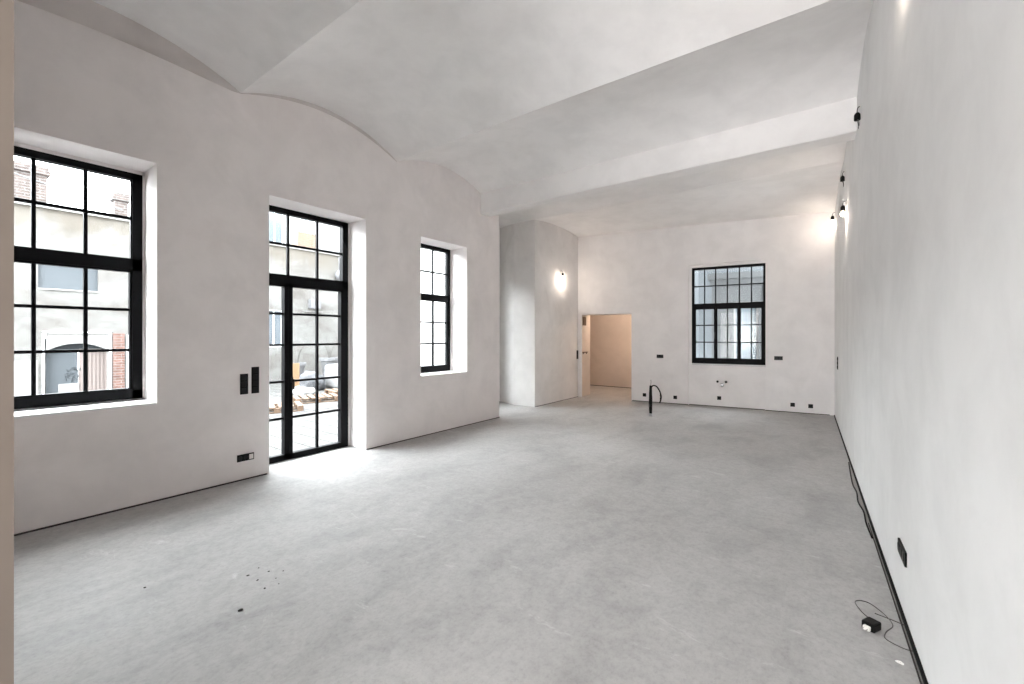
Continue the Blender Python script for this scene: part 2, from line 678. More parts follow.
# ---- dark gaps along the wall feet
def strip(name, pts, w, h, label, m='foam'):
    """thin dark joint strip on the floor along a polyline"""
    bm = BM()
    for a, b in zip(pts, pts[1:]):
        a, b = Vector(a), Vector(b)
        d = (b - a).normalized()
        nrm = Vector((-d.y, d.x, 0)) * w / 2
        lo = [bm.verts.new(p) for p in (a - nrm, b - nrm, b + nrm, a + nrm)]
        hi = [bm.verts.new(p + Vector((0, 0, h))) for p in (a - nrm, b - nrm, b + nrm, a + nrm)]
        bm.faces.new(lo[::-1]); bm.faces.new(hi)
        for i in range(4):
            bm.faces.new((lo[i], lo[(i + 1) % 4], hi[(i + 1) % 4], hi[i]))
    return struct(name, bm, M[m], label=label, cat='trim')


strip('baseboard_left', [(XL + .006, .13, 0), (XL + .006, 2.27, 0)], .012, .012, 'dark floor joint under the first window')
strip('trim_1', [(XL + .006, 3.56, 0), (XL + .006, 6.49, 0)], .012, .010, 'dark floor joint between the glazed door and wall end')
strip('trim_2', [(PIER_X + .005, 7.90, 0), (PIER_X + .005, 9.9, 0)], .010, .008, 'dark floor joint along the pier side')
p0 = T_BACK @ Vector((.02, -.006, 0)); p1 = T_BACK @ Vector((NW[0], -.006, 0))
strip('baseboard_back', [p0, p1], .012, .012, 'dark floor joint at the foot of far wall, left')
p0 = T_BACK @ Vector((NW[0] + .01, .049, 0)); p1 = T_BACK @ Vector((NW[1] - .01, .049, 0))
strip('trim_3', [p0, p1], .012, .012, 'dark floor joint in the far window niche')
p0 = T_BACK @ Vector((NW[1], -.006, 0)); p1 = T_BACK @ Vector((3.86, -.006, 0))
strip('trim_4', [p0, p1], .012, .012, 'dark floor joint at the foot of far wall, right')
p0 = T_RIGHT @ Vector((.02, -.007, 0)); p1 = T_RIGHT @ Vector((10.3, -.007, 0))
strip('baseboard_right', [p0, p1], .012, .018, 'black edge strip along the foot of right wall', 'rubber')
p0 = T_RIGHT @ Vector((5.9, -.024, 0)); p1 = T_RIGHT @ Vector((10.3, -.024, 0))
strip('trim_5', [p0, p1], .005, .008, 'thin dark lip in front of the right edge strip', 'foam')

# ---------------------------------------------------------------- windows and the glazed door
FY0, FY1 = .375, .455        # frame depth range inside the left wall's reveal


def bars(bm, rects, y0, y1):
    for (x0, x1, z0, z1) in rects:
        add_box(bm, (x0, y0, z0), (x1, y1, z1))


def glass_part(parent, rects, y):
    bm = BM()
    for (x0, x1, z0, z1) in rects:
        add_box(bm, (x0, y - .003, z0), (x1, y + .003, z1))
    return obj('glass', bm, M['glass'], parent)


def handle_part(parent, x, z, y, m=None):
    bm = BM()
    add_box(bm, (x - .014, y - .008, z - .035), (x + .014, y, z + .035), .003)
    add_tube(bm, [(x, y - .004, z), (x, y - .04, z)], .008)
    add_box(bm, (x - .009, y - .052, z - .12), (x + .009, y - .036, z + .012), .004)
    return obj('handle', bm, m or M['black_gloss'], parent)


def grid_window(root, x0, x1, zb, zt, cols_top, cols_low, rows_top, rows_low, tr0, tr1, fw=.075, fb=.09, y0=FY0, y1=FY1):
    """outer frame + transom, then an upper light and a lower casement with their glazing bars, and the panes"""
    bm = BM()
    bars(bm, [(x0, x0 + fw, zb, zt), (x1 - fw, x1, zb, zt), (x0, x1, zt - .062, zt), (x0, x1, zb, zb + fb), (x0, x1, tr0, tr1)], y0, y1)
    obj('window_frame', bm, M['black_frame'], root)
    mw = .0135
    ix0, ix1 = x0 + fw, x1 - fw
    ym = y0 + .025
    bm = BM()
    bars(bm, [(ix0 - .005, ix0 + .012, tr1, zt - .06), (ix1 - .012, ix1 + .005, tr1, zt - .06)], ym - .012, ym + .03)
    for c in cols_top:
        bars(bm, [(c - mw, c + mw, tr1, zt - .06)], ym - .008, ym + .024)
    for r in rows_top:
        bars(bm, [(ix0, ix1, r - mw, r + mw)], ym - .006, ym + .022)
    obj('upper_sash', bm, M['black_frame'], root)
    bm = BM()
    bars(bm, [(ix0 - .005, ix0 + .022, zb + fb - .01, tr0 + .005), (ix1 - .022, ix1 + .005, zb + fb - .01, tr0 + .005),
              (ix0, ix1, tr0 - .02, tr0 + .005), (ix0, ix1, zb + fb - .01, zb + fb + .015)], ym - .02, ym + .03)
    for c in cols_low:
        bars(bm, [(c - mw, c + mw, zb + fb, tr0)], ym - .012, ym + .024)
    for r in rows_low:
        bars(bm, [(ix0, ix1, r - mw, r + mw)], ym - .010, ym + .022)
    obj('lower_sash', bm, M['black_frame'], root)
    glass_part(root, [(ix0 - .01, ix1 + .01, zb + fb - .01, tr0 + .01), (ix0 - .01, ix1 + .01, tr1 - .01, zt - .05)], ym + .012)


def sill_part(root, x0, x1, z, y0, y1, m):
    bm = BM()
    add_box(bm, (x0, y0, z - .02), (x1, y1, z), .004)
    obj('sill', bm, m, root)


w1 = sempty('window_1', (XL, 0, 0), LEFT_RZ, 'black gridded window nearest the camera on the left wall', 'window')
grid_window(w1, .195, 1.270, .940, 3.135, (.547, .868), (.547, .868), (2.697,), (1.805, 1.414), 2.190, 2.303)
sill_part(w1, .195, 1.284, .936, .33, .50, M['lead'])
sill_part(w1, .192, 1.287, .925, .004, .375, M['white_paint'])
w3 = sempty('window_2', (XL, 0, 0), LEFT_RZ, 'narrow black gridded window beyond the glazed door', 'window')
grid_window(w3, 4.545, 5.556, .940, 3.085, (4.83, 5.163), (4.83, 5.163), (2.64,), (1.784, 1.420), 2.163, 2.262, fw=.054)
sill_part(w3, 4.54, 5.58, .940, .33, .50, M['lead'])
sill_part(w3, 4.538, 5.583, .934, .004, .375, M['white_paint'])
wr = sempty('window_3', (XL - 1.0, 0, 0), LEFT_RZ, 'unseen window added to light the recess behind the left wall end', 'window')
grid_window(wr, 6.78, 7.52, .48, 2.92, (7.03, 7.27), (7.03, 7.27), (2.6,), (1.7, 1.3, .8), 2.09, 2.20, y0=.30, y1=.36)

# glazed double door
d1 = sempty('door_1', (XL, 0, 0), LEFT_RZ, 'tall black glazed door to the courtyard with fanlight', 'door')
bm = BM()
bars(bm, [(2.300, 2.360, 0, 3.136), (3.445, 3.530, 0, 3.136), (2.300, 3.530, 3.075, 3.136), (2.300, 3.530, 2.205, 2.313), (2.300, 3.53, 0, .03)], FY0, FY1)
obj('door_frame', bm, M['black_frame'], d1)
bm = BM()
for c in (2.703, 3.088):
    bars(bm, [(c - .014, c + .014, 2.31, 3.08)], FY0 + .015, FY0 + .045)
bars(bm, [(2.33, 3.45, 2.678, 2.706)], FY0 + .017, FY0 + .043)
obj('fanlight', bm, M['black_frame'], d1)


def door_leaf(x0, x1, muntins, sl, sr, name='door_leaf'):
    bm = BM()
    bars(bm, [(x0, x0 + sl, .012, 2.205), (x1 - sr, x1, .012, 2.205), (x0, x1, 2.165, 2.205), (x0, x1, .012, .075)], FY0 - .008, FY1 - .01)
    for c in muntins:
        bars(bm, [(c - .014, c + .014, .07, 2.17)], FY0 + .012, FY0 + .045)
    for r in (.525, .982, 1.438, 1.826):
        bars(bm, [(x0 + sl - .01, x1 - sr + .01, r - .014, r + .014)], FY0 + .014, FY0 + .043)
    return obj(name, bm, M['black_frame'], d1)


la = door_leaf(2.360, 2.696, (), .055, .052)
lb = door_leaf(2.698, 3.445, (3.086,), .050, .030)
handle_part(lb, 2.738, 1.0, FY0 - .008)
glass_part(d1, [(2.38, 2.65, .06, 2.18), (2.74, 3.42, .06, 2.18), (2.35, 3.46, 2.30, 3.09)], FY0 + .028)

# far window, three casements under a six-column upper light
wb_ = sempty('window_4', B0, BACK_RZ, 'black gridded window with three casements in far wall', 'window')
y0, y1 = .07, .14
bm = BM()
zb, zt = .945, 3.085
bars(bm, [(1.335, 1.392, zb, zt), (2.735, 2.782, zb, zt), (1.335, 2.782, zt - .058, zt), (1.335, 2.782, zb, 1.03), (1.335, 2.782, 2.176, 2.272)], y0, y1)
obj('window_frame', bm, M['black_frame'], wb_)
bm = BM()
for c in (1.604, 1.826, 2.060, 2.292, 2.520):
    bars(bm, [(c - .012, c + .012, 2.26, 3.04)], y0 + .01, y0 + .04)
bars(bm, [(1.385, 2.745, 2.647, 2.671)], y0 + .012, y0 + .038)
obj('upper_sash', bm, M['black_frame'], wb_)
cas = []
for (a, b, c) in ((1.392, 1.828, 1.594), (1.830, 2.284, 2.062), (2.286, 2.735, 2.517)):
    bm = BM()
    bars(bm, [(a, a + .034, 1.03, 2.176), (b - .034, b, 1.03, 2.176), (a, b, 2.14, 2.176), (a, b, 1.03, 1.062)], y0 - .008, y0 + .05)
    bars(bm, [(c - .012, c + .012, 1.05, 2.15)], y0 + .008, y0 + .04)
    for r in (1.788, 1.412):
        bars(bm, [(a + .02, b - .02, r - .012, r + .012)], y0 + .010, y0 + .038)
    cas.append(obj('casement', bm, M['black_frame'], wb_))
handle_part(cas[0], 1.812, 1.60, y0 - .008)
handle_part(cas[2], 2.302, 1.60, y0 - .008)
glass_part(wb_, [(1.38, 2.75, 2.25, 3.04), (1.40, 1.81, 1.04, 2.16), (1.84, 2.27, 1.04, 2.16), (2.30, 2.72, 1.04, 2.16)], y0 + .025)
sill_part(wb_, 1.280, 2.773, .932, .045, .16, M['white_paint'])
# blocks the light gap above the parapet behind the frame
bm = BM()
add_box(bm, (1.27, .10, .90), (2.79, .41, .945))
obj('outer_sill', bm, M['lead'], wb_)

# ---------------------------------------------------------------- switch and socket plates
def gang_plate(T, x, z, n, vertical, kinds, label, cat, name, group=None, size=.078, spare=None):
    """black frame of n gangs fixed on a wall; local x along the wall, -y into the room"""
    loc = T @ Vector((x, 0, z))
    rz = T.to_euler().z
    t = thing(name, label, cat, loc, rz, group)
    pitch = .071
    L = size + pitch * (n - 1)
    hw, hh = (size / 2, L / 2) if vertical else (L / 2, size / 2)
    bm = BM()
    add_box(bm, (-hw, -.010, -hh), (hw, .002, hh), .003)
    obj('cover_frame', bm, M['black_plastic'], t)
    for i in range(n):
        o = (i - (n - 1) / 2) * pitch
        cx, cz = (0, -o) if vertical else (o, 0)
        kd = kinds[i]
        bm = BM()
        if kd == 'switch':
            add_box(bm, (cx - .027, -.015, cz - .027), (cx + .027, -.008, cz + .027), .003)
            obj('rocker', bm, M['black_gloss'], t)
        elif kd == 'socket':
            add_lathe(bm, [(.027, -.013), (.027, -.0135), (.0215, -.0135), (.020, -.004), (.001, -.003)], 20, 'Y', (cx, 0, cz))
            for s in (-1, 1):
                add_lathe(bm, [(.003, -.003), (.003, -.0046)], 8, 'Y', (cx + s * .0095, 0, cz))
            obj('socket_insert', bm, M['black_gloss'], t)
        elif kd == 'open':
            for (a, b, c, d) in ((-.034, -.028, -.034, .034), (.028, .034, -.034, .034), (-.034, .034, -.034, -.028), (-.034, .034, .028, .034)):
                add_box(bm, (cx + a, -.013, cz + c), (cx + b, -.008, cz + d))
            w = obj('mounting_ring', bm, M['black_gloss'], t)
            bm = BM()
            add_box(bm, (cx - .028, -.0115, cz - .028), (cx + .028, -.009, cz + .028))
            o2 = obj('blank_insert', bm, M['white_plastic'], t)
            o2['label'] = 'white unfinished insert'
    return t


gang_plate(T_LEFT, 2.037, 1.032, 3, True, ['switch'] * 3, 'lower black switch strip of the pair left of the glazed door', 'switch', 'light_switch', 'switches beside the glazed door')
gang_plate(T_LEFT, 2.150, 1.066, 4, True, ['switch'] * 4, 'taller black switch strip of the pair, nearer the glazed door', 'switch', 'light_switch', 'switches beside the glazed door', size=.076)
gang_plate(T_LEFT, 2.052, .240, 3, False, ['socket', 'socket', 'open'], 'low black triple socket with one white insert, left of glazed door', 'socket', 'wall_socket').scale = (.76, 1, .95)
T_PIER = Matrix.Translation((PIER_X, 0, 0)) @ Matrix.Rotation(LEFT_RZ, 4, 'Z')
gang_plate(T_PIER, 9.86, 1.075, 3, True, ['switch'] * 3, 'black vertical switch strip on the pier beside the far doorway', 'switch', 'light_switch')
gang_plate(T_BACK, .66, 1.078, 2, False, ['socket', 'socket'], 'black double socket at counter height between doorway and far window', 'socket', 'wall_socket', 'counter height sockets')
gang_plate(T_BACK, 3.005, 1.095, 2, False, ['socket', 'socket'], 'black double socket at counter height right of far window', 'socket', 'wall_socket', 'counter height sockets')
gang_plate(T_BACK, .306, .158, 1, False, ['socket'], 'low black socket on far wall left of the upright hose, nearest doorway', 'socket', 'wall_socket', 'low sockets on far wall')
gang_plate(T_BACK, .996, .148, 1, False, ['socket'], 'low black socket on far wall between upright hose and window niche', 'socket', 'wall_socket', 'low sockets on far wall')
TN = T_BACK @ Matrix.Translation((0, .055, 0))
gang_plate(TN, 1.900, .190, 1, False, ['socket'], 'low black socket under the pipe stubs in window niche', 'socket', 'wall_socket', 'low sockets on far wall')
gang_plate(T_BACK, 3.250, .157, 1, False, ['socket'], 'low black socket right of the window niche, left of two', 'socket', 'wall_socket', 'low sockets on far wall')
gang_plate(T_BACK, 3.552, .152, 1, False, ['socket'], 'low black socket nearest the right corner of far wall', 'socket', 'wall_socket', 'low sockets on far wall')
gang_plate(T_RIGHT, right_at(9.40), 1.08, 3, True, ['switch'] * 3, 'black vertical switch strip at far end of right wall', 'switch', 'light_switch')
gang_plate(T_RIGHT, right_at(3.236), .345, 3, False, ['socket'] * 3, 'black triple socket low on the near right wall', 'socket', 'wall_socket')

# ---------------------------------------------------------------- pipe stubs under the far window
for x, lab in ((1.868, 'left dark water pipe stub under the far window'), (2.036, 'right dark water pipe stub under the far window')):
    t = thing('water_stub', lab, 'pipe', TN @ Vector((x, 0, .552)), BACK_RZ, 'water pipe stubs')
    bm = BM()
    add_lathe(bm, [(.026, .001), (.026, -.006), (.018, -.010), (.014, -.012)], 18, 'Y')
    obj('escutcheon', bm, M['chrome'], t, True)
    bm = BM()
    add_lathe(bm, [(.016, -.010), (.016, -.060), (.020, -.062), (.020, -.085), (.012, -.088)], 14, 'Y')
    obj('plug', bm, M['rubber'], t)
t = thing('drain_stub', 'round grey drain cap below the two water pipe stubs', 'pipe', TN @ Vector((1.960, 0, .480)), BACK_RZ)
bm = BM()
add_lathe(bm, [(.036, .001), (.036, -.05), (.032, -.052), (.030, -.040), (.002, -.038)], 22, 'Y')
obj('pipe_end', bm, M['grey_plastic'], t)
bm = BM()
add_lathe(bm, [(.029, -.036), (.029, -.046), (.010, -.049), (.002, -.049)], 20, 'Y')
obj('cap', bm, M['chrome'], t)

# ---------------------------------------------------------------- upright hose with loop rising from the floor
t = thing('conduit_stub', 'black hose bundle standing upright from the floor with a drooping loop', 'conduit', (-2.828, 8.342, 0), YAW)
bm = BM()
add_lathe(bm, [(.046, 0), (.046, .006), (.030, .012), (.026, .05), (.001, .052)], 16)
obj('floor_collar', bm, M['grey_plastic'], t)
bm = BM()
pts, rad = [], []
for i in range(70):
    z = .03 + .56 * i / 69
    pts.append((.009 * math.sin(z * 11), .006 * math.cos(z * 7), z))
    rad.append(.019 + (.0035 if i % 2 else 0) + (.004 if z < .16 else 0))
add_tube(bm, pts, rad, 10)
obj('corrugated_sleeve', bm, M['rubber'], t)
bm = BM()
add_tube(bm, smooth_path([(.018, .0, .10), (.024, .004, .3), (.016, -.004, .46), (.02, 0, .56), (.07, .01, .59), (.13, .01, .56),
                          (.185, .01, .47), (.205, .008, .38), (.195, 0, .30), (.172, -.004, .255)], 8), .0125, 8)
obj('loop_cable', bm, M['rubber'], t, True)
bm = BM()
add_tube(bm, smooth_path([(.198, .010, .415), (.203, .008, .385), (.203, .006, .35), (.196, .004, .315)], 5), .017, 8)
obj('cable_sleeve', bm, M['rubber'], t, True)
bm = BM()
add_tube(bm, smooth_path([(-.004, 0, .52), (.004, 0, .60), (.012, .004, .66), (.008, .004, .70)], 6), .0045, 6)
obj('wire_end', bm, M['wire_grey'], t)
bm = BM()
add_tube(bm, smooth_path([(-.012, .012, .06), (-.022, .012, .2), (-.02, .01, .36), (-.012, .006, .5)], 6), .008, 7)
obj('side_cable', bm, M['rubber'], t, True)

# ---------------------------------------------------------------- bare lamp holders on the walls
def lamp_holder(T, x, z, lit, label, group, power=0.0, out=.055, seed=0):
    t = thing('lamp_holder', label, 'lamp', T @ Vector((x, 0, z)), T.to_euler().z, group)
    rnd = random.Random(seed)
    bm = BM()
    add_lathe(bm, [(.010, .001), (.010, -.006), (.004, -.008)], 12, 'Y', (0, 0, .09))
    obj('cable_gland', bm, M['white_plastic'], t)
    bm = BM()
    add_tube(bm, smooth_path([(0, 0, .09), (.004, -out * .7, .085), (0, -out, .055), (0, -out, .02)], 6), .0042, 6)
    obj('supply_wire', bm, M['rubber'], t, True)
    bm = BM()
    add_lathe(bm, [(.010, .035), (.020, .025), (.026, .012), (.027, -.040), (.023, -.044), (.001, -.044)], 16, 'Z', (0, -out, 0))
    obj('socket_body', bm, M['rubber'], t, True)
    if lit:
        bm = BM()
        prof = [(.012, -.042), (.014, -.055)]
        for i in range(11):
            a = math.radians(60 - 150 * i / 10)
            prof.append((.0285 * math.cos(a) + .001, -.082 + .0285 * math.sin(a)))
        add_lathe(bm, prof, 16, 'Z', (0, -out, 0))
        b = obj('bulb', bm, M['bulb'], t, True)
        b['label'] = 'glowing warm bulb'
        ld = bpy.data.lights.new('bulb_light', 'POINT')
        ld.energy = power
        ld.color = (1.0, .86, .73)
        ld.shadow_soft_size = .03
        lo = bpy.data.objects.new('bulb_light', ld)
        COL.objects.link(lo)
        lo.parent = t
        lo.location = (0, -out - .012, -.150)
    else:
        for s in (-1, 1):
            bm = BM()
            add_tube(bm, smooth_path([(s * .020, -out, -.035), (s * .028, -out + .01, -.07), (s * (.03 + .008 * rnd.random()), -out + .012, -.115)], 5), .0032, 6)
            obj('loose_wire', bm, M['wire_grey'], t)
    return t


gp = 'bare lamp holders on right wall'
lamp_holder(T_RIGHT, right_at(3.17), 3.66, True, 'lit bare bulb on right wall, nearest the camera', gp, .4, seed=1)
lamp_holder(T_RIGHT, right_at(5.55), 3.755, False, 'unlit black lamp holder high on right wall, nearer the beam', gp, out=.028, seed=2)
lamp_holder(T_RIGHT, right_at(7.70), 3.78, False, 'unlit black lamp holder on right wall, directly above the two lit bulbs', gp, out=.030, seed=3)
lamp_holder(T_RIGHT, right_at(7.45), 3.30, True, 'lit bare bulb on right wall, right one of the lit pair', gp, 2.5, out=.04, seed=4)
lamp_holder(T_RIGHT, right_at(10.10), 3.77, True, 'lit bare bulb on right wall by the far corner', gp, .8, out=.05, seed=5)
lamp_holder(T_PIER, 9.02, 3.02, True, 'lit bare bulb on the pier side left of far doorway', None, 3, out=.06, seed=6)

# ---------------------------------------------------------------- cables and litter on the floor
bm = BM()
def rw(y, off, z=.006):
    p = T_RIGHT @ Vector((right_at(y), -off, z))
    return tuple(p)
add_tube(bm, smooth_path([rw(6.7, .022), rw(6.35, .034), rw(6.0, .045), rw(5.7, .050), rw(5.4, .042, .02), rw(5.15, .05), rw(4.9, .032), rw(4.6, .040), rw(4.3, .032)], 8), .006, 7)
tag(obj('cable', bm, M['rubber'], None, True), 'black cable lying wavy along the foot of right wall', 'cable')

t = thing('power_adapter', 'black plug adapter with coiled thin wire on floor near right wall', 'adapter', (.168, 2.975, 0), -.5)
bm = BM()
add_box(bm, (-.030, -.036, .0), (.030, .036, .042), .008)
obj('adapter_body', bm, M['black_plastic'], t)
bm = BM()
add_box(bm, (-.015, -.055, .006), (.015, -.034, .028), .004)
obj('plug_face', bm, M['white_plastic'], t)
bm = BM()
for s in (-1, 1):
    add_tube(bm, [(s * .009, -.052, .017), (s * .009, -.070, .017)], .0024, 8)
obj('plug_pins', bm, M['chrome'], t)
bm = BM()
add_tube(bm, smooth_path([(.0, .034, .012), (-.03, .07, .004), (-.11, .12, .003), (-.17, .19, .003), (-.13, .24, .004), (-.03, .19, .008),
                          (.04, .12, .008), (.05, .03, .003), (.08, -.03, .003), (.17, -.02, .003), (.20, .07, .003), (.15, .17, .003), (.06, .18, .007), (-.06, .16, .004)], 8), .0022, 6)
obj('wire', bm, M['wire_grey'], t, True)


def crumb(x, y, r, label, m='debris', flat=.5):
    bm = BM()
    bmesh.ops.create_icosphere(bm, subdivisions=2, radius=r)
    off = Vector((x * 7, y * 5, r * 90))
    for v in bm.verts:
        d = 1 + .45 * noise.noise(v.co / r * .9 + off)
        v.co *= d
        v.co.x *= 1.3
        v.co.z *= flat
    zmin = min(v.co.z for v in bm.verts)
    for v in bm.verts:
        v.co.z -= zmin
    o = obj('debris_crumb', bm, M[m])
    o.location = (x, y, -.0005)
    o.rotation_euler = (0, 0, x * 9)
    return tag(o, label, 'crumb', 'dirt crumbs on the floor')


CR = [(-2.93, 1.25, .006), (-3.035, 1.235, .007), (-2.80, 1.235, .006), (-2.86, 1.33, .004), (-2.98, 1.34, .005), (-2.91, 1.40, .004), (-2.78, 1.31, .004), (-3.08, 1.32, .004)]
for (x, y, r) in CR:
    crumb(x, y, r, 'tiny dark dirt crumb in the scatter on floor before glazed door')
crumb(-2.683, 1.052, .010, 'largest dark dirt crumb on the left floor, apart from the scatter')
crumb(-3.40, .80, .006, 'dark dirt crumb on floor below the first window')
bm = BM()
vs = [bm.verts.new(p) for p in ((-.03, -.012, .002), (-.004, -.018, .008), (.03, -.006, .002), (.026, .012, .006), (0, .016, .012), (-.024, .010, .004))]
lo = [bm.verts.new((v.co.x, v.co.y, 0)) for v in vs]
bm.faces.new(vs)
bm.faces.new(lo[::-1])
for i in range(6):
    bm.faces.new((lo[i], lo[(i + 1) % 6], vs[(i + 1) % 6], vs[i]))
o = obj('paper_scrap', bm, M['scrap'])
o.location = (.258, 2.745, 0)
o.scale = (.55, .55, .55)
o.rotation_euler = (0, 0, -.6)
tag(o, 'small white scrap on floor beside the black edge strip', 'scrap')

# ---------------------------------------------------------------- back room seen through the far doorway
bm = BM()
add_box(bm, (-7.0, 12.45, -.1), (-3.5, 12.65, 3.0))
add_box(bm, (-3.65, 10.5, -.1), (-3.5, 12.5, 3.0))
add_box(bm, (-7.0, 9.95, -.1), (-6.8, 12.5, 3.0))
add_box(bm, (-6.8, 10.02, -.1), (-5.6, 10.3, 3.0))
add_box(bm, (-5.9, 10.30, -.1), (-5.20, 10.55, 2.75))
struct('wall_backroom', bm, M['plaster_warm'], label='warm beige plaster walls of room beyond the doorway', cat='wall')
bm = BM()
add_box(bm, (-7.0, 9.9, 2.72), (-3.5, 12.65, 3.0))
bm.verts.ensure_lookup_table()
# keep clear of the main room: rear edge follows the back wall
for v in bm.verts:
    if v.co.y < 10.5:
        v.co.y = 10.06 + (v.co.x + 3.87) * .1176 + .25
struct('ceiling_backroom', bm, M['plaster_warm'], label='low ceiling of room beyond the doorway', cat='ceiling')
bm = BM()
add_box(bm, (DW[0] - .05, .03, -.01), (DW[0] + .004, .62, 2.085))
bm.transform(T_BACK)
struct('trim_9', bm, M['plaster_warm'], label='beige plaster lining of the far doorway, left side', cat='trim')
T_JAMB = T_BACK @ Matrix.Translation((DW[0] + .004, 0, 0)) @ Matrix.Rotation(math.pi / 2, 4, 'Z')   # local x into the doorway's depth
t = thing('junction_box', 'brown box high on the left jamb of the far doorway', 'box', T_JAMB @ Vector((.17, 0, 1.93)), BACK_RZ + math.pi / 2)
bm = BM(); add_box(bm, (-.12, -.014, -.11), (.12, .001, .11), .004); obj('back_box', bm, M['wood_pale'], t)
bm = BM(); add_box(bm, (-.095, -.022, -.085), (.095, -.012, .085), .004); obj('cover', bm, M['wood_pale'], t)
t = thing('wall_ledge', 'thin horizontal ledge on the left jamb of the far doorway', 'ledge', T_JAMB @ Vector((.20, 0, 1.13)), BACK_RZ + math.pi / 2)
bm = BM(); add_box(bm, (-.16, -.03, -.012), (.16, .001, .012), .003); obj('board', bm, M['wood_pale'], t)
for q in (-.12, .12):
    bm = BM(); add_box(bm, (q - .01, -.02, -.045), (q + .01, .001, -.010)); obj('bracket', bm, M['dark_metal'], t)
strip('baseboard_backroom', [(-6.7, 12.444, 0), (-3.66, 12.444, 0)], .012, .015, 'dark floor joint in room beyond doorway')
t = thing('backroom_fill_bulb', 'unseen bare bulb added to light room beyond the doorway', 'lamp', (-4.3, 11.1, 2.72))  # out-of-view lamp added to brighten the back room
bm = BM(); add_tube(bm, [(0, 0, 0), (0, 0, -.25)], .004, 6); obj('flex', bm, M['rubber'], t)
bm = BM(); add_lathe(bm, [(.012, -.24), (.018, -.26), (.018, -.30), (.010, -.305)], 14); obj('socket_body', bm, M['rubber'], t)
bm = BM(); add_lathe(bm, [(.012, -.30), (.024, -.325), (.030, -.35), (.024, -.376), (.004, -.388)], 14); obj('bulb', bm, M['bulb'], t, True)
ld = bpy.data.lights.new('backroom_fill_light', 'POINT'); ld.energy = 11; ld.color = (1, .80, .62); ld.shadow_soft_size = .05
lo = bpy.data.objects.new('backroom_fill_light', ld); COL.objects.link(lo); lo.parent = t; lo.location = (0, 0, -.47)

# ---------------------------------------------------------------- courtyard outside the left windows
GZ = -.10
bm = BM()
add_box(bm, (-30, -14, GZ - .3), (-5.66, 30, GZ))
struct('ground', bm, M['paving'], label='stone paved courtyard beyond the glazed door', cat='ground')
bm = BM()
add_box(bm, (-9.30, 2.0, GZ), (-9.25, 9.0, GZ + .012))
struct('trim_6', bm, M['dark_metal'], label='dark drain channel across the courtyard paving', cat='trim')
# exterior skin of the house wall above/below, so daylight bounces believably
FX = -16.5
b = thing('courtyard_building', 'low stained cream building across the courtyard with an arched gate', 'building', (FX, 0, GZ))
T_F = Matrix.Rotation(LEFT_RZ, 4, 'Z')      # local x = world y, local y = away (world -x)
bm = wall_bm(-12, 12.6, 0, 4.98, 0, .4, ((1.72, 2.86, 2.86, 3.60), (1.80, 3.12, 0, 1.72), (7.30, 7.95, 1.25, 2.62)), T_F)
obj('wall', bm, M['facade'], b)
bm = BM()
n = 60
for i in range(n):                               # uneven coping under the roof edge
    y = -12 + 24.6 * i / n
    h = .05 + .05 * random.random()
    add_box(bm, (-.44, y, 4.98), (.05 + .03 * random.random(), y + 24.6 / n, 4.98 + h))
obj('coping', bm, M['stone'], b)
bm = BM()
add_box(bm, (-.3, -12, .0), (.03, 1.72, 1.02))
obj('string_course', bm, M['stone'], b)


def facade_window(parent, y0, y1, z0, z1, board=False):
    bm = BM()
    add_box(bm, (-.14, y0, z0), (-.10, y1, z1))
    w = obj('window', bm, M['blue_board'] if board else M['dark_glass'], parent)
    bm = BM()
    f = .05
    for (a, c, d, e) in ((y0, y0 + f, z0, z1), (y1 - f, y1, z0, z1), (y0, y1, z1 - f, z1), (y0, y1, z0, z0 + f), ((y0 + y1) / 2 - .02, (y0 + y1) / 2 + .02, z0, z1)):
        add_box(bm, (-.10, a, d), (-.07, c, e))
    obj('window_frame', bm, M['white_paint'], w)
    return w


bm = BM()
add_box(bm, (-.16, 1.72, 2.86), (-.06, 2.86, 3.60))
w = obj('window', bm, M['blue_board'], b)
w['label'] = 'blue grey boarded window'
bm = BM()
add_box(bm, (-.06, 1.72, 2.86), (.03, 2.86, 2.90))
obj('window_sill', bm, M['stone'], w)
facade_window(b, 7.30, 7.95, 1.25, 2.62)
# the arched gate
bm = BM()
pts_in = []
for i in range(17):
    a = i / 16
    y = 1.86 + 1.20 * a
    pts_in.append((y, 1.26 + .19 * 4 * a * (1 - a)))
outer = [(1.80, 0), (1.80, 1.74), (3.12, 1.74), (3.12, 0)]
prof = [(1.86, 0)] + pts_in + [(3.06, 0)]
f0 = [bm.verts.new((.0, y, z)) for (y, z) in prof]
f1 = [bm.verts.new((-.22, y, z)) for (y, z) in prof]
for i in range(len(prof) - 1):
    bm.faces.new((f0[i], f0[i + 1], f1[i + 1], f1[i]))
# plaster tympanum above the arch
topv = [bm.verts.new((.0, y, 1.72)) for (y, z) in prof[1:-1]]
for i in range(len(topv) - 1):
    bm.faces.new((f0[i + 1], f0[i + 2], topv[i + 1], topv[i]))
gate = obj('gate', bm, M['stone'], b)
bm = BM()
for (a, c, d, e) in ((1.79, 1.83, 0, 1.76), (3.08, 3.13, 0, 1.76), (1.79, 3.13, 1.73, 1.77)):
    add_box(bm, (-.02, a, d), (.05, c, e))
obj('gate_frame', bm, M['white_paint'], gate)
bm = BM()
add_box(bm, (-.30, 1.84, 1.20), (-.24, 3.08, 1.60))
obj('dark_arch', bm, M['dark_void'], gate)
bm = BM()
add_box(bm, (-.20, 1.86, .12), (-.15, 2.48, 1.29))
add_box(bm, (-.20, 1.86, .0), (-.12, 2.52, .12))
obj('gate_panel', bm, M['blue_board'], gate)
bm = BM()
n = 14
